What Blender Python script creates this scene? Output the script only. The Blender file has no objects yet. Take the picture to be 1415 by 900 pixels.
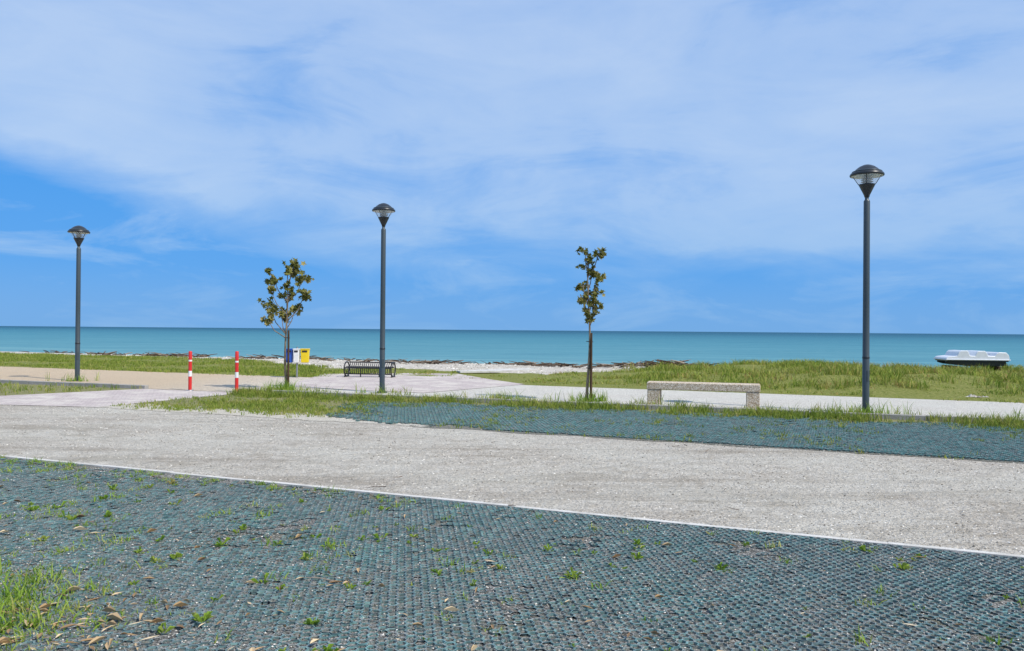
import bpy, bmesh, math, random
import numpy as np
from mathutils import Matrix, Vector
random.seed(7); rng=np.random.default_rng(7)
sc=bpy.context.scene
sc.view_settings.view_transform='Standard'
try: sc.view_settings.look='None'
except Exception: pass
sc.view_settings.exposure=0

# ---------------------------------------------------------------- helpers
def link(o,parent=None):
    sc.collection.objects.link(o)
    if parent is not None: o.parent=parent
    return o
def empty(name,loc=(0,0,0),rotz=0,scale=1):
    o=bpy.data.objects.new(name,None); o.location=loc; o.rotation_euler=(0,0,rotz); o.scale=(scale,)*3
    o.empty_display_size=.2
    return link(o)
def mesh_np(name,V,F4=None,F3=None,mat=None,rnd=None,parent=None,smooth=False,vattr=None):
    me=bpy.data.meshes.new(name)
    V=np.asarray(V,dtype=np.float32).reshape(-1,3)
    F4=np.zeros((0,4),int) if F4 is None else np.asarray(F4).reshape(-1,4)
    F3=np.zeros((0,3),int) if F3 is None else np.asarray(F3).reshape(-1,3)
    me.vertices.add(len(V)); me.vertices.foreach_set('co',V.ravel())
    loops=np.concatenate([F4.ravel(),F3.ravel()]).astype(np.int32)
    me.loops.add(len(loops)); me.loops.foreach_set('vertex_index',loops)
    st=np.concatenate([np.arange(len(F4))*4, len(F4)*4+np.arange(len(F3))*3]).astype(np.int32)
    me.polygons.add(len(st)); me.polygons.foreach_set('loop_start',st)
    me.update(calc_edges=True)
    if rnd is not None:
        a=me.attributes.new('rnd','FLOAT','FACE'); a.data.foreach_set('value',np.asarray(rnd,dtype=np.float32))
    if vattr:
        for k,v in vattr.items():
            a=me.attributes.new(k,'FLOAT','POINT'); a.data.foreach_set('value',np.asarray(v,dtype=np.float32))
    me.polygons.foreach_set('use_smooth',np.full(len(st),smooth))
    if mat: me.materials.append(mat)
    return link(bpy.data.objects.new(name,me),parent)
def bm_obj(name,bm,mat,parent=None,bevel=0,seg=2,smooth=False):
    me=bpy.data.meshes.new(name); bm.normal_update(); bm.to_mesh(me); bm.free()
    if mat: me.materials.append(mat)
    for p in me.polygons: p.use_smooth=smooth
    o=link(bpy.data.objects.new(name,me),parent)
    if bevel:
        m=o.modifiers.new('b','BEVEL'); m.width=bevel; m.segments=seg; m.limit_method='ANGLE'; m.angle_limit=math.radians(30)
    return o
def box(name,c,s,mat,parent=None,bevel=0.004,rot=(0,0,0)):
    bm=bmesh.new(); bmesh.ops.create_cube(bm,size=1)
    for v in bm.verts: v.co=Vector((v.co.x*s[0],v.co.y*s[1],v.co.z*s[2]))
    o=bm_obj(name,bm,mat,parent,bevel); o.location=c; o.rotation_euler=rot; return o
def lathe(name,prof,mat,parent=None,seg=36,smooth=True):
    V=[];F=[]
    for r,z in prof:
        for i in range(seg):
            a=2*math.pi*i/seg; V.append((r*math.cos(a),r*math.sin(a),z))
    for j in range(len(prof)-1):
        for i in range(seg):
            k=(i+1)%seg; F.append((j*seg+i,j*seg+k,(j+1)*seg+k,(j+1)*seg+i))
    return mesh_np(name,V,F4=F,mat=mat,parent=parent,smooth=smooth)
def tube_arr(path,rad,seg=8):
    P=[Vector(p) for p in path]; V=[];F=[]
    for i,p in enumerate(P):
        d=(P[min(i+1,len(P)-1)]-P[max(i-1,0)]).normalized()
        a=Vector((1,0,0)) if abs(d.x)<.8 else Vector((0,1,0))
        u=d.cross(a).normalized(); w=d.cross(u)
        for k in range(seg):
            t=2*math.pi*k/seg; V.append(tuple(p+(u*math.cos(t)+w*math.sin(t))*rad[i]))
    for j in range(len(P)-1):
        for i in range(seg):
            k=(i+1)%seg; F.append((j*seg+i,j*seg+k,(j+1)*seg+k,(j+1)*seg+i))
    return V,F
def tubes(name,lst,mat,parent=None,seg=8):
    V=[];F=[]
    for path,rad in lst:
        if not hasattr(rad,'__len__'): rad=[rad]*len(path)
        v,f=tube_arr(path,rad,seg); n=len(V); V+=v; F+=[tuple(i+n for i in q) for q in f]
    return mesh_np(name,V,F4=F,mat=mat,parent=parent,smooth=True)
def sheet(name,pts,z,mat):
    bm=bmesh.new(); vs=[bm.verts.new((x,y,z)) for x,y in pts]; f=bm.faces.new(vs)
    bm.normal_update()
    if f.normal.z<0: f.normal_flip()
    return bm_obj(name,bm,mat)

_g=rng.random((256,256))
def vnoise(x,y,s):
    x=np.asarray(x)*s; y=np.asarray(y)*s
    xi=np.floor(x).astype(int); yi=np.floor(y).astype(int); fx=x-xi; fy=y-yi
    fx=fx*fx*(3-2*fx); fy=fy*fy*(3-2*fy)
    g=lambda a,b:_g[a%256,b%256]
    return (g(xi,yi)*(1-fx)+g(xi+1,yi)*fx)*(1-fy)+(g(xi,yi+1)*(1-fx)+g(xi+1,yi+1)*fx)*fy
def fbm(x,y,s): return (vnoise(x,y,s)+.5*vnoise(x,y,s*2.1)+.25*vnoise(x,y,s*4.3))/1.75
def ss(v): v=np.clip(v,0,1); return v*v*(3-2*v)

# ---------------------------------------------------------------- materials
class MB:
    def __init__(s,name):
        s.m=bpy.data.materials.new(name); s.m.use_nodes=True; s.nt=s.m.node_tree
        s.b=s.nt.nodes['Principled BSDF']; s.out=s.nt.nodes['Material Output']
        s.pos=s.n('ShaderNodeNewGeometry').outputs['Position']
    def n(s,t,**kw):
        nd=s.nt.nodes.new(t)
        for k,v in kw.items():
            setattr(nd,k,v)
        return nd
    def l(s,a,b): s.nt.links.new(a,b)
    def noise(s,scale,detail=4,rough=.6,vec=None,dist=0):
        n=s.n('ShaderNodeTexNoise'); n.inputs['Scale'].default_value=scale; n.inputs['Detail'].default_value=detail
        n.inputs['Roughness'].default_value=rough; n.inputs['Distortion'].default_value=dist
        s.l(vec or s.pos,n.inputs['Vector']); return n.outputs['Fac']
    def voro(s,scale,feat='F1',out='Distance',vec=None):
        n=s.n('ShaderNodeTexVoronoi',feature=feat); n.inputs['Scale'].default_value=scale
        s.l(vec or s.pos,n.inputs['Vector']); return n.outputs[out]
    def mapping(s,rot=(0,0,0),scale=(1,1,1)):
        n=s.n('ShaderNodeMapping'); n.inputs['Rotation'].default_value=rot; n.inputs['Scale'].default_value=scale
        s.l(s.pos,n.inputs['Vector']); return n.outputs['Vector']
    def ramp(s,fac,stops):
        n=s.n('ShaderNodeValToRGB'); cr=n.color_ramp
        while len(cr.elements)<len(stops): cr.elements.new(.5)
        for e,(p,c) in zip(cr.elements,stops):
            e.position=p; e.color=(c,c,c,1) if not hasattr(c,'__len__') else (*c,1)
        s.l(fac,n.inputs['Fac']); return n.outputs['Color']
    def mix(s,f,a,b,mode='MIX'):
        n=s.n('ShaderNodeMix',data_type='RGBA',blend_type=mode)
        for i,v in ((0,f),(6,a),(7,b)):
            if isinstance(v,(int,float)): n.inputs[i].default_value=v
            elif isinstance(v,tuple): n.inputs[i].default_value=(*v,1)
            else: s.l(v,n.inputs[i])
        return n.outputs[2]
    def math(s,op,a,b=0,c=0,clamp=False):
        n=s.n('ShaderNodeMath',operation=op,use_clamp=clamp)
        for i,v in enumerate((a,b,c)):
            if isinstance(v,(int,float)): n.inputs[i].default_value=v
            else: s.l(v,n.inputs[i])
        return n.outputs[0]
    def maprange(s,v,a,b,c=0,d=1):
        n=s.n('ShaderNodeMapRange'); s.l(v,n.inputs[0])
        for i,x in zip((1,2,3,4),(a,b,c,d)): n.inputs[i].default_value=x
        return n.outputs[0]
    def attr(s,name):
        n=s.n('ShaderNodeAttribute',attribute_name=name); return n.outputs['Fac']
    def fin(s,col,rough=.8,spec=.3,bump=None,bs=.3,bd=.01,metal=0):
        if isinstance(col,tuple): s.b.inputs['Base Color'].default_value=(*col,1)
        else: s.l(col,s.b.inputs['Base Color'])
        s.b.inputs['Roughness'].default_value=rough; s.b.inputs['Specular IOR Level'].default_value=spec
        s.b.inputs['Metallic'].default_value=metal
        if bump is not None:
            n=s.n('ShaderNodeBump'); n.inputs['Strength'].default_value=bs; n.inputs['Distance'].default_value=bd
            s.l(bump,n.inputs['Height']); s.l(n.outputs[0],s.b.inputs['Normal'])
        return s.m

ANG=math.atan(.41)
def gravel_mat(name,c1,c2,c3,tracks=True,warm=None,k=1.):
    m=MB(name)
    fine=m.noise(60,2,.8); coarse=m.noise(21,4,.85); mid=m.noise(4.5,6,.75); big=m.noise(.55,4,.6)
    base=m.ramp(m.math('ADD',m.math('MULTIPLY',fine,.5),m.math('MULTIPLY',coarse,.5)),[(.38,c1),(.47,c2),(.58,c3)])
    base=m.mix(m.ramp(mid,[(.42,.0),(.64,.55*k)]),base,tuple(v*w for v,w in zip(c2,(.66,.63,.58))))
    if tracks:
        mp=m.mapping((0,0,ANG-.06),(.10,1.5,1)); tr=m.noise(1.0,5,.65,mp,1.0)
        base=m.mix(m.ramp(tr,[(.50,0.),(.60,.55)]),base,tuple(v*w for v,w in zip(c2,(.62,.59,.55))))
        mp2=m.mapping((0,0,ANG+.14),(.5,5,1)); tr2=m.noise(1.0,8,.85,mp2,2.5)
        base=m.mix(m.ramp(tr2,[(.57,0.),(.65,.6)]),base,tuple(v*.40 for v in c2))
        pt=m.noise(.8,7,.8,m.mapping((0,0,ANG),(.5,1.0,1)),1.2)
        base=m.mix(m.ramp(pt,[(.53,0.),(.62,.6)]),base,tuple(v*w for v,w in zip(c2,(.56,.52,.46))))
    base=m.mix(m.ramp(big,[(.38,0.),(.62,.3)]),base,tuple(min(.8,v*1.05) for v in c3))
    if warm is not None:
        x=m.n('ShaderNodeSeparateXYZ'); m.l(m.pos,x.inputs[0])
        base=m.mix(m.maprange(x.outputs[0],-4,-10),base,m.mix(.75,base,warm))
    sp=m.voro(34,'F1','Color'); spd=m.voro(34)
    dark=m.math('MULTIPLY',m.ramp(sp,[(.66,0.),(.70,1.)]),m.ramp(spd,[(.22,.8),(.42,0.)]))
    base=m.mix(dark,base,(.15,.135,.11))
    h=m.math('ADD',m.math('MULTIPLY',coarse,1.4),m.math('MULTIPLY',mid,2.4))
    return m.fin(base,.95,.15,h,1.,.035)
M_road=gravel_mat('gravel_road_mat',(.20,.175,.14),(.56,.505,.425),(.80,.745,.65))
M_prom=gravel_mat('promenade_mat',(.48,.45,.40),(.68,.635,.555),(.80,.76,.68),False,(.62,.45,.27),.5)

m=MB('ground_mat')
g=m.attr('grass'); n1=m.noise(1.1,6,.7); n2=m.noise(14,5,.75)
sand=m.ramp(n2,[(.35,(.27,.245,.21)),(.5,(.52,.475,.41)),(.65,(.70,.65,.57))])
sand=m.mix(m.ramp(n1,[(.48,0.),(.62,.55)]),sand,(.30,.27,.20))
soil=m.ramp(n2,[(.3,(.07,.09,.02)),(.5,(.18,.20,.045)),(.7,(.34,.29,.13))])
f=m.math('ADD',g,m.math('MULTIPLY',m.math('SUBTRACT',n1,.5),1.7))
M_ground=m.fin(m.mix(m.ramp(f,[(.42,0.),(.58,1.)]),sand,soil),.95,.1,n2,.8,.04)

m=MB('paver_bed_mat')
f1=m.noise(120,2,.8); f2=m.noise(1.1,5,.65); v=m.voro(85,'F1','Color')
c=m.ramp(f1,[(.36,(.035,.037,.036)),(.5,(.115,.113,.105)),(.64,(.38,.37,.34))])
c=m.mix(m.ramp(v,[(.66,0.),(.72,.75)]),c,(.55,.53,.49))
c=m.mix(m.ramp(f2,[(.50,0.),(.66,.6)]),c,(.15,.15,.085))
M_bed=m.fin(c,.95,.1,f1,1,.02)
m=MB('strip_bed_mat')
f1=m.noise(60,3,.8); f2=m.noise(1.6,6,.75)
c=m.ramp(f1,[(.33,(.07,.075,.06)),(.5,(.17,.17,.14)),(.66,(.40,.38,.34))])
x=m.n('ShaderNodeSeparateXYZ'); m.l(m.pos,x.inputs[0])
tt=m.math('ADD',x.outputs[1],m.math('MULTIPLY',x.outputs[0],.38))
lowt=m.math('MULTIPLY',m.maprange(tt,14.2,13.0),m.maprange(x.outputs[0],-.5,-2.5))
gm=m.math('MAXIMUM',m.maprange(tt,14.4,16.6),m.maprange(x.outputs[0],-1.5,-4))
gm=m.math('ADD',m.math('MULTIPLY',gm,.5),m.math('SUBTRACT',f2,.5))
c=m.mix(m.ramp(gm,[(.15,0.),(.4,.85)]),c,m.ramp(f1,[(.3,(.12,.14,.04)),(.6,(.30,.28,.12))]))
gv=m.math('ADD',lowt,m.math('MULTIPLY',m.math('SUBTRACT',f2,.5),2.))
c=m.mix(m.ramp(gv,[(.45,0.),(.6,.9)]),c,m.ramp(f1,[(.35,(.38,.34,.28)),(.6,(.70,.65,.56))]))
M_strip=m.fin(c,.95,.1,f1,1,.02)

def hexmat(name,cols,dirt,dirtc):
    m=MB(name)
    r=m.attr('rnd'); n=m.noise(.8,4,.6); nf=m.noise(26,3,.75); n4=m.noise(110,2,.7)
    c=m.ramp(r,[(.0,cols[0]),(.55,cols[1]),(1.,cols[2])])
    c=m.mix(m.ramp(n,[(.38,dirt*.35),(.66,dirt)]),c,dirtc)
    c=m.mix(m.ramp(nf,[(.47,0.),(.56,.85)]),c,m.ramp(n4,[(.38,(.06,.06,.056)),(.6,(.34,.33,.30))]))
    return m.fin(c,.45,.5)
M_hex=hexmat('grass_paver_plastic',((.033,.095,.10),(.08,.215,.21),(.26,.48,.45)),.6,(.16,.18,.185))
M_hex2=hexmat('grass_paver_plastic_far',((.03,.11,.11),(.075,.25,.235),(.22,.46,.42)),.4,(.15,.18,.175))

def grass_mat(name,cols,tr=.25,ns=.9):
    m=MB(name); r=m.attr('rnd'); n=m.noise(ns,5,.75)
    k=m.math('ADD',m.math('MULTIPLY',r,.55),m.math('MULTIPLY',m.math('SUBTRACT',n,.22),.95),0,True)
    c=m.ramp(k,[(.12+.76*i/(len(cols)-1),cc) for i,cc in enumerate(cols)])
    m.fin(c,.7,.2)
    t=m.n('ShaderNodeBsdfTranslucent'); m.l(c,t.inputs[0])
    mx=m.n('ShaderNodeMixShader'); mx.inputs[0].default_value=tr
    m.l(m.b.outputs[0],mx.inputs[1]); m.l(t.outputs[0],mx.inputs[2]); m.l(mx.outputs[0],m.out.inputs[0])
    return m.m
M_grass=grass_mat('grass_mat',[(.07,.12,.02),(.16,.24,.03),(.28,.32,.055),(.44,.36,.15)])
M_dune=grass_mat('dune_grass_mat',[(.04,.075,.012),(.11,.185,.02),(.21,.29,.035),(.31,.345,.065),(.38,.32,.10),(.38,.17,.08)],.2,1.5)
M_weed=grass_mat('weed_mat',[(.08,.18,.02),(.17,.30,.03),(.30,.40,.06),(.50,.42,.16)])
M_leaf=grass_mat('tree_leaf_mat',[(.045,.055,.014),(.13,.14,.03),(.25,.245,.065),(.42,.35,.14)],.3)
m=MB('dry_leaf_mat'); M_dry=m.fin(m.ramp(m.attr('rnd'),[(0,(.12,.065,.035)),(.5,(.38,.25,.12)),(1,(.62,.50,.32))]),.7,.3)
m=MB('wood_mat'); M_wood=m.fin(m.ramp(m.attr('rnd'),[(0,(.045,.032,.022)),(.6,(.14,.10,.07)),(1,(.38,.32,.26))]),.9,.1)
m=MB('bark_mat'); n=m.noise(30,4,.7,m.mapping((0,0,0),(1,1,.25))); M_bark=m.fin(m.ramp(n,[(.35,(.09,.07,.05)),(.65,(.32,.26,.19))]),.9,.1,n,.8,.01)
m=MB('stake_mat'); n=m.noise(40,4,.7,m.mapping((0,0,0),(1,1,.1))); M_stake=m.fin(m.ramp(n,[(.35,(.035,.022,.014)),(.65,(.12,.075,.045))]),.9,.1,n,.8,.01)
m=MB('pebble_mat'); M_peb=m.fin(m.ramp(m.attr('rnd'),[(0,(.12,.11,.09)),(.4,(.48,.43,.36)),(1,(.82,.78,.70))]),.9,.1)
m=MB('kerb_concrete'); n=m.noise(60,4,.8); nb=m.noise(2.2,5,.7)
M_kerb=m.fin(m.mix(m.ramp(nb,[(.4,0.),(.7,.6)]),m.ramp(n,[(.3,(.26,.25,.235)),(.7,(.46,.44,.41))]),(.19,.19,.16)),.9,.15,n,.5,.01)
m=MB('edging_concrete'); n=m.noise(60,4,.8); nb=m.noise(3,5,.7)
M_edge=m.fin(m.mix(m.ramp(nb,[(.45,0.),(.65,.7)]),m.ramp(n,[(.3,(.50,.48,.45)),(.7,(.70,.68,.63))]),(.38,.36,.31)),.9,.15,n,.5,.01)
m=MB('block_paving_mat')
br=m.n('ShaderNodeTexBrick'); br.inputs['Scale'].default_value=4; br.inputs['Color1'].default_value=(.46,.385,.37,1)
br.inputs['Color2'].default_value=(.56,.48,.45,1); br.inputs['Mortar'].default_value=(.27,.24,.22,1); br.inputs['Mortar Size'].default_value=.02
m.l(m.mapping((0,0,ANG)),br.inputs['Vector'])
n=m.noise(1.3,6,.75); n2=m.noise(50,3,.7)
c=m.mix(m.ramp(n,[(.45,0.),(.60,.75)]),br.outputs[0],(.64,.59,.51)); c=m.mix(m.ramp(n2,[(.4,0.),(.7,.3)]),c,(.25,.22,.2))
M_pav=m.fin(c,.9,.2,n2,.4,.01)
m=MB('terrazzo_concrete')
v=m.voro(75,'F1','Color'); vd=m.voro(75); n=m.noise(5,4,.6)
c=m.ramp(n,[(.3,(.50,.40,.28)),(.7,(.62,.51,.38))])
c=m.mix(m.ramp(v,[(.3,.8),(.42,0.)]),c,(.26,.18,.11)); c=m.mix(m.ramp(v,[(.7,0.),(.75,.8)]),c,(.80,.75,.66))
M_terr=m.fin(c,.8,.25,vd,.3,.005)
def paint(name,col,rough=.4,metal=0,spec=.5,dirt=.3):
    m=MB(name); n=m.noise(9,5,.7); n2=m.noise(120,2,.5)
    c=m.mix(m.ramp(n,[(.45,0.),(.75,dirt)]),col,tuple(v*.55+.03 for v in col))
    return m.fin(c,rough,spec,n2,.08,.002,metal)
M_lamp=paint('lamp_paint',(.045,.062,.07),.38)
M_lampd=paint('lamp_dark',(.018,.021,.024),.35)
M_red=paint('red_paint',(.62,.025,.02)); M_white=paint('white_paint',(.78,.78,.76)); M_blk=paint('black_metal',(.012,.012,.014),.4)
M_blue=paint('blue_plastic',(.02,.10,.45)); M_yel=paint('yellow_plastic',(.80,.58,.01)); M_grey=paint('galvanised',(.33,.34,.35),.4,.6)
M_boat=paint('white_gelcoat',(.70,.72,.74),.25,dirt=.3); M_boatshade=paint('boat_painted_shade',(.03,.035,.04),.5)  # second paint: near-black colour standing in for shadow under the boat
m=MB('louvre_white'); M_louv=m.fin((.5,.5,.48),.3,.5)
m=MB('lamp_glass'); m.fin((.8,.85,.88),.08,.5)
t=m.n('ShaderNodeBsdfTransparent'); mx=m.n('ShaderNodeMixShader'); mx.inputs[0].default_value=.22
m.l(t.outputs[0],mx.inputs[1]); m.l(m.b.outputs[0],mx.inputs[2]); m.l(mx.outputs[0],m.out.inputs[0]); M_glass=m.m

m=MB('sea_mat')
x=m.n('ShaderNodeSeparateXYZ'); m.l(m.pos,x.inputs[0])
tt=m.math('ADD',x.outputs[1],m.math('MULTIPLY',x.outputs[0],.4))
lg=m.math('LOGARITHM',m.math('MAXIMUM',tt,10),10)
nz=m.noise(.02,5,.7,m.mapping((0,0,.35),(1,3.5,1)),.4)
lg=m.math('ADD',lg,m.math('MULTIPLY',m.math('SUBTRACT',nz,.5),.6))
c=m.ramp(m.maprange(lg,1.7,3.3),[(0,(.20,.37,.39)),(.10,(.115,.29,.335)),(.35,(.075,.24,.30)),(.55,(.045,.18,.25)),(.75,(.022,.11,.175)),(.95,(.012,.075,.14))])
w1=m.noise(.9,5,.65,m.mapping((0,0,.35),(.5,1.6,1)),.3); w2=m.noise(.12,5,.7,m.mapping((0,0,.35),(.4,3.,1)),.3)
c=m.mix(m.ramp(w2,[(.40,0.),(.62,.45)]),c,(.035,.155,.225))
c=m.mix(m.ramp(w1,[(.56,0.),(.70,.45)]),c,(.20,.38,.42))
d=m.n('ShaderNodeBsdfDiffuse'); m.l(c,d.inputs[0])
gl=m.n('ShaderNodeBsdfGlossy'); gl.inputs['Roughness'].default_value=.25
bp=m.n('ShaderNodeBump'); bp.inputs['Strength'].default_value=.8; bp.inputs['Distance'].default_value=.3
m.l(m.math('ADD',w1,m.math('MULTIPLY',w2,2)),bp.inputs['Height']); m.l(bp.outputs[0],gl.inputs['Normal']); m.l(bp.outputs[0],d.inputs['Normal'])
mx=m.n('ShaderNodeMixShader'); mx.inputs[0].default_value=.10
m.l(d.outputs[0],mx.inputs[1]); m.l(gl.outputs[0],mx.inputs[2]); m.l(mx.outputs[0],m.out.inputs[0]); M_sea=m.m

# ---------------------------------------------------------------- terrain
def H(x,y):
    x=np.asarray(x,float); y=np.asarray(y,float); t=y+.4*x
    z=-np.minimum((np.maximum(t-34,0)/22)**1.4,4.)
    z=z+.28*ss((x-2)/9)*ss((t-23.6)/5)*(1-ss((t-38)/9))
    z=z+ss((t-24)/3)*(fbm(x,y,.45)-.5)*(.14+.18*ss((x-1)/4))
    return z
def grassmask(x,y):
    t=y+.4*x
    left=ss((-5.6-x)/1.0)*ss((t-22.9)/.6)*(1-ss((t-(27.5+np.clip((-6.5-x)*.8,0,7)))/2.5))
    right=ss((x+2.2)/1.2)*ss((t-22.9)/.6)*(1-ss((t-(24.3+np.clip((x+1.5)*1.3,0,14)))/3))
    mid=.85*ss((x+6.5)/1.)*ss((1.5-x)/1.)*ss((t-25.6)/.6)*(1-ss((t-29)/1.5))
    return np.maximum(np.maximum(left,right),mid)
u=np.linspace(-1,1,241); xs=np.sinh(u*4.2)/np.sinh(4.2)*600
ts=np.concatenate([np.linspace(-300,0,12)[:-1],np.linspace(0,20,8)[:-1],np.linspace(20,62,127),np.linspace(64,200,14)])
X,T=np.meshgrid(xs,ts); Y=T-.4*X; Z=H(X,Y)
nr,nc=X.shape; idx=np.arange(nr*nc).reshape(nr,nc)
F=np.stack([idx[:-1,:-1],idx[:-1,1:],idx[1:,1:],idx[1:,:-1]],-1).reshape(-1,4)
mesh_np('ground',np.stack([X,Y,Z],-1),F4=F,mat=M_ground,smooth=True,vattr={'grass':grassmask(X,Y).ravel()})
bm=bmesh.new(); S=30000
vs=[bm.verts.new(p) for p in [(-S,48+.4*S,-1),(S,48-.4*S,-1),(S,S,-1),(-S,S,-1)]]
bm.faces.new(vs); bm_obj('sea',bm,M_sea)

# ---------------------------------------------------------------- road and paving sheets
kl=lambda x:17.25-.35*x
sheet('gravel_road',[(-45,7.2+.41*45),(45,7.2-.41*45),(45,kl(45)),(-45,kl(-45))],.004,M_road)
sheet('promenade',[(-60,kl(-60)+.1),(60,kl(60)+.1),(60,23.3-24),(-60,23.3+24)],.006,M_prom)
sheet('paver_bed',[(-45,7.1+.41*45),(45,7.1-.41*45),(45,-30),(-45,-30)],.014,M_bed)
N=260; ex=np.linspace(-8.2,45,N); ey=12.42-.41*ex+(fbm(ex*3,ex*0+3,1.)-.5)*.35*(1-ss((ex-3)/4))
ey[0]=15.75
Vs=[];Fs=[]
for x_,y_ in zip(ex,ey):
    tq=(x_+8.2)/53.2; xt=-6.5+tq*51.5
    Vs+= [(x_,y_,.009),(xt,kl(xt)-.08,.009)]
for i in range(N-1): Fs.append((2*i,2*i+2,2*i+3,2*i+1))
mesh_np('grass_strip_bed',Vs,F4=Fs,mat=M_strip)
sheet('planted_verge_bed',[(-9.5,20.45),(-11.6,18.15),(-45,31.6),(-45,kl(-45)-.08)],.009,M_strip)
sheet('block_paving',[(-45,29.9),(-10.4,16.1),(-8.2,15.75),(-6.5,19.5),(-9.5,20.5),(-11.6,18.12),(-45,31.5)],.012,M_pav)
sheet('paved_crossing',[(-6.2,21.6),(-2.2,19.9),(.4,23.4),(-.6,25.4),(-1.9,28.6),(-3.6,28.9),(-6.6,28.0)],.014,M_pav)
V=[];F=[]
def addbox(V,F,c,s,rz=0):
    n=len(V); ca,sa=math.cos(rz),math.sin(rz)
    for dz in(-.5,.5):
        for dx,dy in((-.5,-.5),(.5,-.5),(.5,.5),(-.5,.5)):
            a,b=dx*s[0],dy*s[1]; V.append((c[0]+a*ca-b*sa,c[1]+a*sa+b*ca,c[2]+dz*s[2]))
    F+= [(n,n+3,n+2,n+1),(n+4,n+5,n+6,n+7)]+[(n+i,n+(i+1)%4,n+4+(i+1)%4,n+4+i) for i in range(4)]
for i in range(5): addbox(V,F,(-1.2+.35*i,29.6+.62*i,.05-.01*i),(1.6,.55,.06),.32)
mesh_np('beach_walkway_slabs',V,F4=F,mat=M_edge)
V=[];F=[]; a=math.atan(-.35)
def kerbrun(x0,x1):
    L=(x1-x0)/math.cos(a); n=int(L/1.0); dx=(x1-x0)/n
    for i in range(n):
        x=x0+dx*(i+.5); addbox(V,F,(x,kl(x),.045+random.uniform(-.004,.004)),(dx/math.cos(a)-.012,.13,.11),a+random.uniform(-.003,.003))
kerbrun(-6.6,36); kerbrun(-40,-9.4)
k=mesh_np('kerb',V,F4=F,mat=M_kerb); bv=k.modifiers.new('b','BEVEL'); bv.width=.008; bv.segments=2
V=[];F=[]; a2=math.atan(-.41)
for i in range(46):
    x=-6.+i*.93; addbox(V,F,(x,7.15-.41*x+random.uniform(-.004,.004),.012+random.uniform(-.003,.003)),(1.0,.06,.03),a2+random.uniform(-.003,.003))
mesh_np('concrete_edging',V,F4=F,mat=M_edge)

# ---------------------------------------------------------------- honeycomb grid
def hexfield(name,inside,xr,yr,mat,pitch=.056,wall=.17,z0=.012,z1=.025,ang=-ANG):
    ca,sa=math.cos(ang),math.sin(ang)
    R=max(abs(xr[0]),abs(xr[1]),abs(yr[0]),abs(yr[1]))*1.5
    n=int(R/pitch); I,J=np.meshgrid(np.arange(-n,n+1),np.arange(-int(n*1.16),int(n*1.16)+1))
    px=(I+.5*(J%2))*pitch; py=J*pitch*.866
    x=px*ca-py*sa; y=px*sa+py*ca
    x=x.ravel();y=y.ravel()
    k=(x>xr[0])&(x<xr[1])&(y>yr[0])&(y<yr[1]); x=x[k];y=y[k]
    k=inside(x,y); x=x[k];y=y[k]; N=len(x)
    th=np.arange(6)*math.pi/3+math.pi/6+ang
    ro=pitch/math.sqrt(3)*.995
    dz=rng.normal(0,.0014,N)+(fbm(x,y,2.2)-.5)*.012
    def ring(r,z): return np.stack([x[:,None]+r*np.cos(th),y[:,None]+r*np.sin(th),np.full((N,6),z)+dz[:,None]],-1)
    ri=ro*(1-wall)
    Vv=np.concatenate([ring(ro,z1),ring(ri,z1),ring(ri*.96,z0-.006)],1)
    Vv+=rng.normal(0,.0012,Vv.shape)*np.array([1,1,.5])
    b=[]
    for i in range(6):
        j=(i+1)%6; b.append((i,j,6+j,6+i)); b.append((6+i,6+j,12+j,12+i))
    b=np.array(b); Fq=(b[None]+18*np.arange(N)[:,None,None]).reshape(-1,4)
    rnd=np.repeat(rng.random(N),12)*.5+rng.random(N*12)*.5
    return mesh_np(name,Vv.reshape(-1,3),F4=Fq,mat=mat,rnd=rnd)
def near_in(x,y):
    e=7.08-.41*x
    return (y<e)&(np.abs(x)<.72*y+.9)&(rng.random(len(x))<.97-.5*ss((fbm(x,y,1.7)-.62)*6)-.6*ss((y-e+.5)/.5)*(x<-1))
hexfield('grass_paver_grid',near_in,(-8,6.5),(2.7,10.5),M_hex)
def far_in(x,y):
    lo=12.5-.41*x; hi=kl(x)-.4
    gr=fbm(x,y,1.1)*.8+.35*ss((-1.-x)/3)+.6*ss((-3.-x)/1.2)+.35*ss((y-hi+1.3)/1.6)+.5*ss((1.2-x)/3)*ss((13.3-(y+.41*x))/1.)
    return (y>lo)&(y<hi)&(gr+rng.random(len(x))*.3<.88)
hexfield('grass_paver_grid',far_in,(-5,13),(6,20),M_hex2,pitch=.075,z0=.008)

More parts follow.
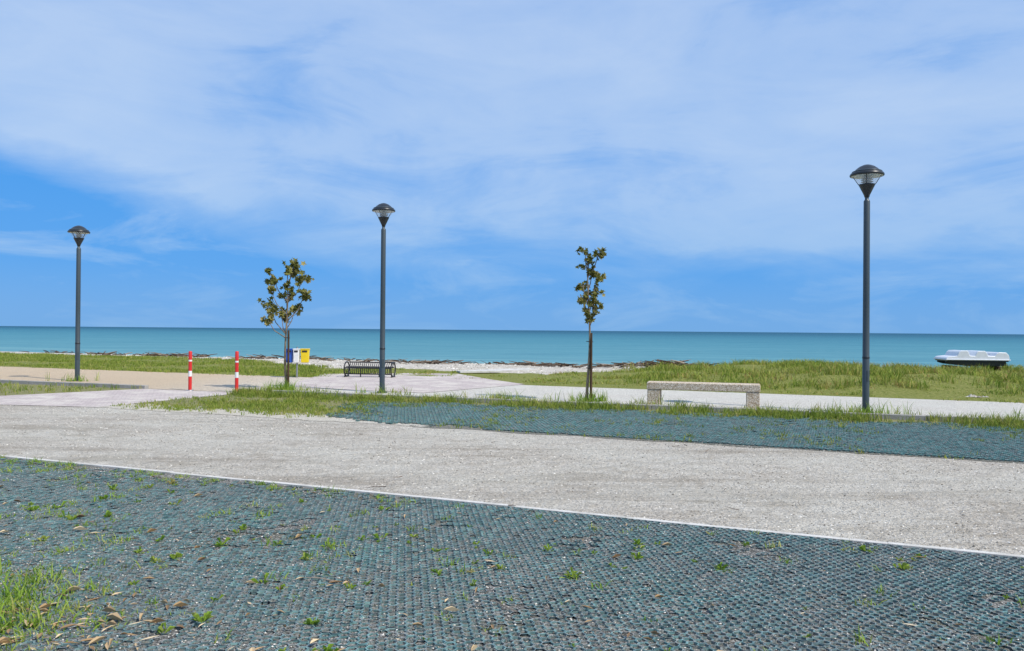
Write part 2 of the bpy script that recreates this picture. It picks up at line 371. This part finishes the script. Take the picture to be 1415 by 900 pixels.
# ---------------------------------------------------------------- scatter helpers
def blades(name,px,py,per,spread,h0,h1,w,lean,mat,zfun=None,hs=None):
    N=len(px)*per
    x=np.repeat(px,per)+rng.normal(0,spread,N); y=np.repeat(py,per)+rng.normal(0,spread,N)
    z=zfun(x,y)-.01 if zfun else np.full(N,.008)
    h=rng.uniform(h0,h1,N)*(np.repeat(hs,per) if hs is not None else 1)
    a=rng.uniform(0,2*np.pi,N); b=rng.uniform(0,2*np.pi,N); ln=rng.uniform(.1,1,N)*lean*h
    ww=w*rng.uniform(.6,1.3,N)
    wx,wy=np.cos(a)*ww,np.sin(a)*ww; lx,ly=np.cos(b)*ln,np.sin(b)*ln
    V=np.stack([np.stack([x-wx,y-wy,z],-1),np.stack([x+wx,y+wy,z],-1),
      np.stack([x+wx*.8+lx*.35,y+wy*.8+ly*.35,z+h*.6],-1),np.stack([x-wx*.8+lx*.35,y-wy*.8+ly*.35,z+h*.6],-1),
      np.stack([x+lx,y+ly,z+h],-1)],1).reshape(-1,3)
    o=5*np.arange(N)
    r=np.clip(np.repeat(rng.random(len(px)),per)*.5+rng.random(N)*.5,0,1)
    return mesh_np(name,V,F4=np.stack([o,o+1,o+2,o+3],-1),F3=np.stack([o+3,o+2,o+4],-1),mat=mat,rnd=np.concatenate([r,r]))
def scat(n,x0,x1,y0,y1): return rng.uniform(x0,x1,n),rng.uniform(y0,y1,n)
# dune vegetation: shaggy clumps with thin, low growth at the promenade side
px,t=scat(25000,-6.5,34,22.8,42); py=t-.4*px
k=(rng.random(len(px))<grassmask(px,py)*(.06+1.6*ss((fbm(px,py,.9)-.32)*2.4))*.68)&(px<.75*py+5); px,py=px[k],py[k]
cl_=ss((fbm(px+9,py+4,1.1)-.38)*4.5)
hs=(.28+.55*ss((px-1)/7))*(.22+1.05*cl_)*(.28+.72*ss((py+.4*px-23.4)/3.2))
blades('dune_grass',px,py,8,.085,.09,.32,.010,1.2,M_dune,H,hs)
px,t=scat(300,3,32,26,38); py=t-.4*px; k=(px<.75*py+4)&(rng.random(300)<grassmask(px,py)); px,py=px[k],py[k]
blades('dune_grass',px,py,46,.18,.10,.40,.011,1.0,M_dune,H,.40+.60*rng.random(len(px)))
px,t=scat(22000,-44,-5,22.8,36); py=t-.4*px
k=(rng.random(len(px))<grassmask(px,py)*.95*(.05+1.2*ss((fbm(px,py,.7)-.3)*3)))&(px>-.75*py-5); px,py=px[k],py[k]
blades('meadow_grass',px,py,6,.08,.05,.17,.011,.8,M_grass,H,.3+.9*fbm(px,py,.6))
# verge
px,py=scat(60000,-8.3,16,10,20.5)
lo=12.4-.41*px; hi=kl(px)-.1
w=ss((py-(hi-1.5))/1.2)*1.0+ss((-2.0-px)/2.5)*.75*ss((py-lo)/.9)+.16*ss((fbm(px,py,1.1)-.45)*5)
w=w*(.25+1.35*ss((fbm(px,py,1.3)-.32)*3))
k=(py>lo)&(py<hi)&(px> -8.2+(py-15.75)*.45)&(rng.random(len(px))<w*.6); px,py=px[k],py[k]
hs=.35+1.25*fbm(px,py,2.2)*ss((py-(kl(px)-1.3))/1.0)+.1
blades('verge_grass',px,py,6,.035,.05,.18,.006,1.0,M_grass,None,hs)
px,py=scat(9000,-40,-9.4,18,34); lo=18.15-.4*(px+11.6); hi=kl(px)-.1
k=(py>lo)&(py<hi)&(py-20.45>(-9.5-px)*-1.1*1.0)&(rng.random(len(px))<.15+1.3*fbm(px,py,1.))
k&=~((px>-11.6)&(py<18.15+(px+11.6)*1.1))
px,py=px[k],py[k]; blades('verge_grass',px,py,6,.05,.04,.15,.008,.8,M_grass)
px=rng.uniform(-6.5,18,520); py=kl(px)+.12+rng.exponential(.12,520)
blades('verge_weeds',px,py,8,.035,.05,.22,.006,.9,M_grass,None,.3+1.3*rng.random(520)**2.5)
px=[];py=[]
for cx,cy,n in((1.73,18.,40),(7.07,15.75,26),(6.4,15.35,24),(-.2,17.6,60),(-5.8,20.5,50),(-3.24,19.9,16),(3.1,16.6,14),(9.2,14.4,20),(-12.7,23.2,20)):
    px+=list(cx+rng.normal(0,.28,n)); py+=list(cy+rng.normal(0,.10,n))
blades('verge_weeds',np.array(px),np.array(py),8,.03,.08,.34,.006,.8,M_weed,None,.3+.8*rng.random(len(px)))

# weeds in near paving, patchy and denser to the lower left
px,py=scat(15000,-8,6,2.6,10.4)
e=7.1-.41*px; pat=ss((fbm(px+3,py,1.5)-.42)*4.5)
w=.02+.07*pat+.50*ss((-.7-px)/3.0)*pat+.7*ss((py-(e-.5))/.45)*ss((.2-px)/2.5)+.5*ss((-1.7-px)/1.)*ss((5.8-py)/1.4)*(.3+pat)
k=(py<e-.03)&(rng.random(len(px))<w*.52); px,py=px[k],py[k]
blades('paving_weeds',px,py,15,.03,.02,.065,.0038,1.4,M_weed,None,.4+.9*rng.random(len(px)))
def rosettes(name,px,py,size,mat):
    V=[];F=[];R=[]
    for cx,cy in zip(px,py):
        s=size*random.uniform(.3,1.4); nl=random.randint(8,20); rr=random.random()
        for i in range(nl):
            a=2*math.pi*i/nl+random.uniform(-.6,.6); L=s*random.uniform(.35,1.1); up=random.uniform(.1,1.3)*L; w=L*random.uniform(.1,.2)
            n=len(V); c,d=math.cos(a),math.sin(a); ox,oy=random.gauss(0,.25)*s,random.gauss(0,.25)*s
            V+=[(cx+ox,cy+oy,.018),(cx+ox+c*L*.5-d*w,cy+oy+d*L*.5+c*w,.018+up*.8),(cx+ox+c*L,cy+oy+d*L,.018+up*.7),(cx+ox+c*L*.5+d*w,cy+oy+d*L*.5-c*w,.018+up*.8)]
            F+=[(n,n+1,n+2),(n,n+2,n+3)]; q=min(1,max(0,rr*.5+random.random()*.5)); R+=[q,q]
    return mesh_np(name,V,F3=F,mat=mat,rnd=R)
px,py=scat(1000,-5,5,2.9,8.6); k=(py<6.9-.41*px)&(rng.random(1000)<(.12+.75*ss((fbm(px,py,.9)-.42)*4))*(.65-.08*px)); rosettes('rosette_weeds',px[k],py[k],.042,M_weed)
N=380; px=-2.8+rng.normal(0,.38,N); py=4.2+rng.normal(0,.36,N); k=(px<-1.95)
px,py=px[k],py[k]; blades('grass_clump',px,py,7,.035,.04,.15,.0036,1.4,M_weed,None,.2+1.0*ss((-2.1-px)/.8)*rng.random(len(px))+.1)
def dry(name,px,py,s0,s1,zf=None):
    N=len(px); a=rng.uniform(0,2*np.pi,N); L=rng.uniform(s0,s1,N); W=L*rng.uniform(.12,.34,N); cu=rng.uniform(-.1,.35,N)*L
    loc=np.array([[0,-.5,.0],[-.5,0,1],[0,.5,.4],[.5,0,1],[0,0,0],[-.35,-.28,.6],[.35,.3,.8]])
    ca,sa=np.cos(a)[:,None],np.sin(a)[:,None]
    lx=loc[:,0][None]*W[:,None]; ly=loc[:,1][None]*L[:,None]; lz=np.abs(loc[:,2][None]*cu[:,None])+.030+rng.uniform(0,.008,N)[:,None]
    V=np.stack([px[:,None]+lx*ca-ly*sa,py[:,None]+lx*sa+ly*ca,lz],-1).reshape(-1,3)
    t=np.array([[4,0,3],[4,3,6],[4,6,2],[4,2,1],[4,1,5],[4,5,0]]); F3=(t[None]+7*np.arange(N)[:,None,None]).reshape(-1,3)
    return mesh_np(name,V,F3=F3,mat=M_dry,rnd=np.repeat(.15+.85*rng.random(N),6))
px,py=scat(1700,-5.5,4,2.9,8.5); k=(py<6.9-.41*px)&(rng.random(1700)<.10+.5*ss((.2-px)/2.8)*ss((6.8-py)/3)+.18*ss((5-py)/1.)); 
px,py=px[k],py[k]
px=np.concatenate([px,-2.4+rng.normal(0,.4,150)]);py=np.concatenate([py,4.15+rng.normal(0,.25,150)])
dry('fallen_leaves',px,py,.025,.11)
def pebbles(name,px,py,s0,s1,zf,flat=.6):
    N=len(px); s=rng.uniform(s0,s1,N)*rng.uniform(.5,1,N)
    base=np.array([[1,0,0],[0,1,0],[-1,0,0],[0,-1,0],[0,0,1],[0,0,-1]],float)
    V=base[None]*s[:,None,None]*rng.uniform(.6,1.2,(N,6,1)); V[:,:,2]*=flat
    a=rng.uniform(0,6.28,N); ca,sa=np.cos(a)[:,None],np.sin(a)[:,None]
    V=np.stack([px[:,None]+V[:,:,0]*ca-V[:,:,1]*sa,py[:,None]+V[:,:,0]*sa+V[:,:,1]*ca,V[:,:,2]+zf(px,py)[:,None]],-1).reshape(-1,3)
    t=np.array([[0,1,4],[1,2,4],[2,3,4],[3,0,4],[1,0,5],[2,1,5],[3,2,5],[0,3,5]]); F3=(t[None]+6*np.arange(N)[:,None,None]).reshape(-1,3)
    return mesh_np(name,V,F3=F3,mat=M_peb,rnd=np.repeat(rng.random(N),8))
px,py=scat(50000,-11,9,4.5,17); k=(py>7.2-.41*px)&(py<12.9-.41*px)&(np.abs(px)<.7*py)&(rng.random(50000)<.35+.8*ss((fbm(px,py,.8)-.4)*4)); pebbles('road_gravel',px[k],py[k],.005,.018,lambda a,b:np.full(len(a),.006))
px,py=scat(24000,-6,5,2.9,9); k=(py<7.1-.41*px)&(np.abs(px)<.7*py); pebbles('paver_gravel',px[k],py[k],.004,.010,lambda a,b:np.full(len(a),.020))
px,t=scat(9000,-26,14,26,55); py=t-.4*px; k=grassmask(px,py)<.3; pebbles('beach_stones',px[k],py[k],.02,.08,lambda a,b:H(a,b))
def sticks(name,px,py,l0,l1,r,zf,tilt=.15):
    V=[];F=[];R=[]
    for x,y,z in zip(px,py,zf(px,py)):
        L=random.uniform(l0,l1); a=random.uniform(0,6.28); rr=r*random.uniform(.4,1.3); dz=random.uniform(0,tilt)*L
        b=random.uniform(-.25,.25)*L
        p=[(x,y,z+rr),(x+math.cos(a)*L*.5-math.sin(a)*b*.5,y+math.sin(a)*L*.5+math.cos(a)*b*.5,z+rr+dz*.6),(x+math.cos(a)*L,y+math.sin(a)*L,z+rr+dz)]
        v,f=tube_arr(p,[rr,rr*.8,rr*.35],4); n=len(V); V+=v; F+=[tuple(i+n for i in q) for q in f]; R+=[random.random()]*len(f)
    return mesh_np(name,V,F4=F,mat=M_wood,rnd=R)
px=[];py=[]
for _ in range(34):
    x=random.uniform(-32,8); t=random.choice([random.gauss(38,1.2),random.gauss(43,2)]); n=random.randint(4,18); s=random.uniform(.3,1.2)
    for _ in range(n):
        xx=x+random.gauss(0,s); px.append(xx); py.append(t-.4*xx+random.gauss(0,.3))
for cx,tt,n in((-4.2,36.5,50),(1.8,37,40),(6.,36,90),(4.6,35,60),(-19,37,80),(-14,38,60),(-24,37.5,40)):
    for _ in range(n):
        xx=cx+random.gauss(0,.8); px.append(xx); py.append(tt-.4*xx+random.gauss(0,.35))
px=np.array(px);py=np.array(py); sticks('driftwood',px,py,.2,.85,.032,lambda a,b:H(a,b)+.015,.25)
px,py=scat(36,-6,6,3.2,12); sticks('twigs',px,py,.06,.24,.004,lambda a,b:np.full(len(a),.028),.05)

# ---------------------------------------------------------------- street lamps
def lamp(x,y,h,s):
    e=empty('street_lamp',(x,y,0),random.uniform(0,1))
    top=h; pt=h-.69*s
    lathe('base_plate',[(0,.03),(.13,.03),(.13,0)],M_lampd,e)
    lathe('pole',[(.066,.0),(.066,1.1),(.0655,1.101),(.063,2.2),(.060,pt-.05),(.052,pt-.03),(.04,pt-.02),(.036,pt+.02),(.036,pt+.1*s)],M_lamp,e,24)
    lathe('pole_collar',[(.069,1.09),(.071,1.10),(.071,1.12),(.066,1.13)],M_lampd,e,24)
    box('access_hatch',(.0,-.066,.75),(.055,.01,.22),M_lamp,e,.003)
    L=empty('lantern',(0,0,pt)); L.parent=e; L.scale=(s,)*3
    lathe('cup',[(.0,.03),(.045,.03),(.055,.07),(.15,.27),(.155,.29),(.14,.29),(.0,.28)],M_lampd,L)
    lathe('glass_cone',[(.152,.285),(.262,.455)],M_glass,L)
    for i in range(3):
        z=.32+.042*i; r=.07
        lathe('louvre_%d'%i,[(r,z),(r+.045,z+.016),(r+.045,z+.021),(r,z+.007)],M_louv,L,24)
    lathe('lamp_core',[(.0,.29),(.05,.29),(.05,.45),(.0,.45)],M_louv,L,20)
    tubes('ribs',[([(.150*math.cos(a),.150*math.sin(a),.28),(.262*math.cos(a),.262*math.sin(a),.46)],.007) for a in [math.pi/4+i*math.pi/2 for i in range(4)]],M_lampd,L,6)
    lathe('reflector',[(.0,.458),(.262,.458),(.295,.452)],M_louv,L)
    lathe('cap',[(.295,.450),(.318,.455),(.324,.475),(.31,.505),(.28,.532),(.25,.550),(.20,.60),(.14,.645),(.07,.675),(.03,.685),(.0,.687)],M_lampd,L)
    lathe('cap_ring',[(.278,.534),(.282,.544),(.258,.556),(.252,.550)],M_lamp,L)
lamp(7.07,15.9,4.97,1.0); lamp(-3.24,19.95,4.76,.90); lamp(-12.7,23.3,4.56,.92)

# ---------------------------------------------------------------- trees
def tree(x,y,clumps,nleaf,lsize,seed,stake=True):
    random.seed(seed); e=empty('young_tree',(x,y,0))
    top=max(c[2] for c in clumps)
    tl=[]
    wob=lambda z:(.03*math.sin(z*2.1+seed),.03*math.cos(z*1.7))
    tr=[(wob(z)[0],wob(z)[1],z) for z in np.linspace(0,top*.93,14)]
    tl.append((tr,[.036*(1-.72*i/13) for i in range(14)]))
    tips=[]
    for (cx,cy,cz,r) in clumps:
        z0=max(1.35,cz-.25-.7*abs(cx)-.15); z0=min(z0,top*.88); w=wob(z0)
        p0=Vector((w[0],w[1],z0)); p3=Vector((cx,cy,cz)); mid=p0.lerp(p3,.5)+Vector((cx*.12,cy*.1,-.05))
        tl.append(([p0,mid,p3],[.015,.011,.006]))
        for _ in range(max(4,int(r*36))):
            d=Vector((random.gauss(0,1),random.gauss(0,1),random.gauss(0,1))).normalized()*r*random.uniform(.5,1.15)
            q=p3+d; q0=mid.lerp(p3,random.uniform(.4,1)); tl.append(([q0,q0.lerp(q,.55)+Vector((0,0,-.01)),q],[.006,.0045,.0025])); tips.append((q0,q))
    tubes('trunk_and_limbs',tl,M_bark,e,7)
    lobes=[]
    for k in range(15):
        a=2*math.pi*k/15; lobes.append((a,1.0 if k%3==0 else .58))
    V=[];F=[];R=[]
    for i in range(nleaf):
        q0,q=random.choice(tips); c=q0.lerp(q,random.uniform(.5,1.15))+Vector((random.gauss(0,.03),random.gauss(0,.03),random.gauss(0,.03)))
        s=lsize*random.uniform(.5,1.15)
        nrm=Vector((random.gauss(.15,.8),random.gauss(-.45,.8),random.gauss(.5,.6))).normalized()
        t=nrm.orthogonal().normalized(); t.rotate(Matrix.Rotation(random.uniform(0,6.28),3,nrm)); b=nrm.cross(t)
        n=len(V); V.append(tuple(c-nrm*s*.12)); rr=random.random()
        for a,rad in lobes:
            if abs(a-math.pi)<.5: rad*=.55
            p=c+(t*math.cos(a)+b*math.sin(a)*.9)*rad*s*.6+nrm*random.uniform(-.08,.1)*s
            V.append(tuple(p))
        for k in range(15): F.append((n,n+1+k,n+1+(k+1)%15)); R.append(rr)
    mesh_np('foliage',V,F3=F,mat=M_leaf,rnd=R,parent=e)
    if stake:
        tubes('stake',[([(.065,-.03,0),(.06,-.03,1.55)],[.03,.027])],M_stake,e,8)
        tubes('tie',[([(.05,-.07,1.35),(-.05,-.04,1.36),(-.04,.04,1.36),(.08,.02,1.35),(.1,-.04,1.35)],.008)],M_blk,e,6)
        tubes('tie_low',[([(.05,-.07,.75),(-.05,-.04,.76),(-.04,.04,.76),(.08,.02,.75),(.1,-.04,.75)],.008)],M_blk,e,6)
random.seed(11)
j=lambda:random.uniform(-.2,.2)
tree(-5.83,20.6,[(.12,j(),3.15,.25),(-.38,j(),2.95,.23),(.38,j(),2.93,.23),(.08,j(),2.7,.18),(.47,j(),2.5,.21),(-.02,j(),2.42,.16),(-.40,j(),2.62,.13),(-.44,j(),2.15,.24),(-.15,j(),1.93,.20),(.18,j(),2.1,.17),(-.45,j(),1.83,.14),(.2,0,3.3,.12)],600,.145,3)
jj=lambda:random.uniform(-.1,.1)
tree(1.73,18.0,[(-.1,jj(),3.40,.13),(.22,jj(),3.36,.16),(0,jj(),3.14,.19),(.08,jj(),2.95,.17),(.2,jj(),2.8,.13),(-.14,jj(),2.64,.16),(.12,jj(),2.49,.19),(-.12,jj(),2.34,.15),(.14,jj(),2.2,.17),(.0,jj(),2.04,.15),(0,jj(),1.9,.09)],520,.13,5)

# ---------------------------------------------------------------- bollards
def bollard(x,y,h):
    e=empty('bollard',(x,y,0))
    lathe('foot',[(0,.02),(.09,.02),(.09,0)],M_grey,e,20)
    lathe('lower_post',[(.043,0),(.043,.36)],M_red,e,20)
    lathe('white_band',[(.0435,.36),(.0435,.50)],M_white,e,20)
    lathe('upper_post',[(.043,.50),(.043,.74)],M_red,e,20)
    lathe('thin_white_band',[(.0435,.74),(.0435,.78)],M_white,e,20)
    lathe('top_post',[(.043,.78),(.043,h-.02),(.035,h-.004),(0,h)],M_red,e,20)
bollard(-8.15,20.2,1.0); bollard(-6.83,19.8,1.02)

# ---------------------------------------------------------------- concrete bench
e=empty('concrete_bench',(4.0,16.65,0),math.atan(-.28))
box('seat_slab',(0,0,.455),(2.28,.46,.15),M_terr,e,.012)
for i,sx in enumerate((-1,1)): box('leg_%d'%(i+1),(sx*1.0,0,.189),(.26,.44,.378),M_terr,e,.012)
# ---------------------------------------------------------------- metal bench
e=empty('metal_bench',(-4.68,26.3,.012),-.12,.90)
lst=[]; W=1.75
prof=[(-.20,.12),(-.27,.22),(-.27,.34),(-.24,.39),(-.1,.385),(.08,.365),(.18,.40),(.26,.50),(.29,.53)]
for i in range(22):
    xx=-W/2+.06+i*(W-.12)/21; lst.append(([(xx,y,z) for y,z in prof],.014))
tubes('seat_ribs',lst,M_blk,e,6)
tubes('rails',[([(-W/2,y,z),(W/2,y,z)],.022) for y,z in((-.27,.34),(.29,.53),(.1,.355),(-.20,.12))],M_blk,e,8)
lst=[]
for sx in(-1,1):
    X0=sx*(W/2); loop=[(X0,.30*math.cos(a),.29+.26*math.sin(a)) for a in np.linspace(0,2*math.pi,25)]
    lst.append((loop,.026)); lst.append(([(X0,-.2,.0),(X0,-.2,.12)],.024)); lst.append(([(X0,.2,.0),(X0,.2,.12)],.024)); lst.append(([(X0,-.26,.015),(X0,.26,.015)],.02))
for sx in(-.35,.35): lst.append(([(sx,0,0),(sx,0,.37)],.022))
tubes('end_hoops_and_legs',lst,M_blk,e,8)
# ---------------------------------------------------------------- bins on post
e=empty('litter_bins',(-6.95,25.8,0),.1)
tubes('post',[([(0,0,0),(0,0,1.0)],.028)],M_grey,e,10)
tubes('arms',[([(-.32,0,.82),(.34,0,.82)],.015)],M_grey,e,8)
def bin_(name,x,mat,w,yo=0):
    bm=bmesh.new(); bmesh.ops.create_cube(bm,size=1)
    for v in bm.verts:
        k=1.0 if v.co.z>0 else .84
        v.co=Vector((v.co.x*w*k,v.co.y*.24*k,v.co.z*.42))
    o=bm_obj(name,bm,mat,e,.02,3); o.location=(x,yo,.70)
    box(name+'_lid',(x,yo,.925),(w+.02,.26,.035),mat,e,.012)
    box(name+'_slot',(x,yo-.125,.86),(w*.6,.012,.05),M_blk,e,.002)
bin_('blue_bin',-.24,M_blue,.22,.02); bin_('white_bin',-.01,M_white,.19,-.05); bin_('yellow_bin',.25,M_yel,.27,.02)

# ---------------------------------------------------------------- pedal boat
bx,by=17.3,30.0; bz=float(H(bx,by))
e=empty('pedal_boat',(bx,by,bz+.25),-.12,.90)
prof=[(-1.16,.14),(-1.24,.24),(-1.16,.31),(-.92,.34),(-.80,.36),(-.74,.50),(-.66,.57),(-.40,.58),(-.34,.50),(-.30,.37),(-.10,.36),(-.04,.50),(.02,.56),(.28,.57),(.36,.48),(.40,.37),(.66,.36),(.74,.48),(.82,.52),(1.10,.51),(1.20,.40),(1.23,.26),(1.15,.14)]
bm=bmesh.new(); n=len(prof)
f=[bm.verts.new((x,-.62,z)) for x,z in prof]; b=[bm.verts.new((x,.62,z)) for x,z in prof]
bm.faces.new(f); bm.faces.new(b[::-1])
for i in range(n): bm.faces.new((f[(i+1)%n],f[i],b[i],b[(i+1)%n]))
bmesh.ops.recalc_face_normals(bm,faces=bm.faces[:])
bm_obj('deck_and_seats',bm,M_boat,e,.03,4)
box('rub_rail',(0,0,.20),(2.5,1.34,.05),M_boat,e,.02)
box('rail_shadow_strip',(0,0,.15),(2.36,1.27,.045),M_boatshade,e,.01)
for i,yy in enumerate((-.42,.42)):
    bm=bmesh.new(); rings=[]
    for x,wd,zz in((-1.18,.05,.06),(-.95,.14,-.0),(-.3,.18,-.07),(.6,.18,-.07),(1.12,.15,-.04)):
        rings.append([bm.verts.new((x,yy+sx*wd,zb)) for sx,zb in((-1,.13),(-.8,zz),(.8,zz),(1,.13))])
    for a_,b_ in zip(rings[:-1],rings[1:]):
        for k in range(4): bm.faces.new((a_[k],a_[(k+1)%4],b_[(k+1)%4],b_[k]))
    bm.faces.new(rings[0]); bm.faces.new(rings[-1][::-1]); bmesh.ops.recalc_face_normals(bm,faces=bm.faces[:])
    bm_obj('float_%d'%(i+1),bm,M_boatshade,e,.02,2)  # floats coloured dark to paint in the shadow below the hull
for i,yy in enumerate((-.3,.3)):
    tubes('pedal_crank_%d'%i,[([(.53,yy-.15,.43),(.53,yy+.15,.43)],.015)],M_grey,e,6)
for i,xx in enumerate((-.8,.8)): box('support_beam_%d'%(i+1),(xx,0,-.15),(.14,1.5,.16),M_stake,e,.01)
sx=rng.normal(11.6,.15,14); sy=rng.normal(19.9,.08,14)
pebbles('rock_pile',sx,sy,.05,.12,lambda a,b:np.full(len(a),.03))

# ---------------------------------------------------------------- sun + sky
SUN_EL=math.radians(50); SUN_AZ=math.radians(125)
sd=Vector((math.sin(SUN_AZ)*math.cos(SUN_EL),math.cos(SUN_AZ)*math.cos(SUN_EL),math.sin(SUN_EL)))
sl=bpy.data.lights.new('sun','SUN'); sl.energy=4.4; sl.angle=math.radians(.5); sl.color=(1,.94,.84)
so=bpy.data.objects.new('sun',sl); so.rotation_euler=sd.to_track_quat('Z','Y').to_euler(); link(so)
w=bpy.data.worlds.new('World'); sc.world=w; w.use_nodes=True; nt=w.node_tree; bg=nt.nodes['Background']
class WB(MB):
    def __init__(s): s.nt=nt
W_=WB()
sky=W_.n('ShaderNodeTexSky',sky_type='NISHITA'); sky.sun_disc=False; sky.sun_elevation=SUN_EL; sky.sun_rotation=SUN_AZ
tc=W_.n('ShaderNodeTexCoord'); sp=W_.n('ShaderNodeSeparateXYZ'); W_.l(tc.outputs['Generated'],sp.inputs[0])
az=W_.math('ARCTAN2',sp.outputs[0],sp.outputs[1]); el=W_.math('ARCSINE',sp.outputs[2])
cb=W_.n('ShaderNodeCombineXYZ'); W_.l(az,cb.inputs[0]); W_.l(el,cb.inputs[1])
def wm(rot,scale,loc=(0,0,0)):
    n=W_.n('ShaderNodeMapping'); n.inputs['Rotation'].default_value=(0,0,rot); n.inputs['Scale'].default_value=scale; n.inputs['Location'].default_value=loc
    W_.l(cb.outputs[0],n.inputs['Vector']); return n.outputs[0]
nA=W_.noise(2.4,7,.55,wm(.22,(1,3.0,1),(1.3,.4,0)),.4)
nB=W_.noise(4.5,9,.60,wm(.28,(1,3.6,1),(4,2,0)),.6)
nC=W_.noise(2.0,6,.55,wm(.15,(1,2.2,1),(7,3,0)),.4)
zb=W_.maprange(az,-.60,-.12,.185,.07)
ed=W_.math('SUBTRACT',el,zb)
ed=W_.math('ADD',ed,W_.math('MULTIPLY',W_.math('SUBTRACT',nA,.5),.12))
ed=W_.math('ADD',ed,W_.math('MULTIPLY',W_.math('SUBTRACT',nB,.5),.07))
mask=W_.ramp(W_.maprange(ed,-.02,.04),[(0,0.),(1,1.)])
dens=W_.math('ADD',W_.math('MULTIPLY',nC,.85),W_.math('MULTIPLY',nB,.5))
dens=W_.ramp(W_.maprange(dens,.52,.82),[(0,.38),(.45,.80),(1,1.)])
cl=W_.math('MULTIPLY',mask,dens)
st=W_.ramp(nB,[(.48,0.),(.66,.6)])
cl=W_.math('MAXIMUM',cl,st)
blue=W_.ramp(W_.maprange(el,0,.6),[(0,(.17,.43,.84)),(.12,(.085,.37,.88)),(.35,(.05,.33,.88)),(1,(.11,.33,.80))])
cloudc=W_.ramp(W_.maprange(el,0,.6),[(0,(.28,.53,.88)),(.3,(.47,.65,.94)),(1,(.45,.61,.93))])
custom=W_.mix(cl,blue,cloudc)
c10=W_.mix(1.,custom,(10.,10.,10.),'MULTIPLY')
fin=W_.mix(.9,sky.outputs[0],c10)
W_.l(fin,bg.inputs[0]); bg.inputs[1].default_value=.1

# ---------------------------------------------------------------- camera
cam=bpy.data.cameras.new('camera'); cam.lens=28; cam.sensor_width=36; cam.clip_end=60000; cam.clip_start=.05
co=bpy.data.objects.new('camera',cam)
co.matrix_world=Matrix.Translation((0,0,1.6))@Matrix.Rotation(math.radians(90.33),4,'X')@Matrix.Rotation(math.radians(.47),4,'Z')
link(co); sc.camera=co
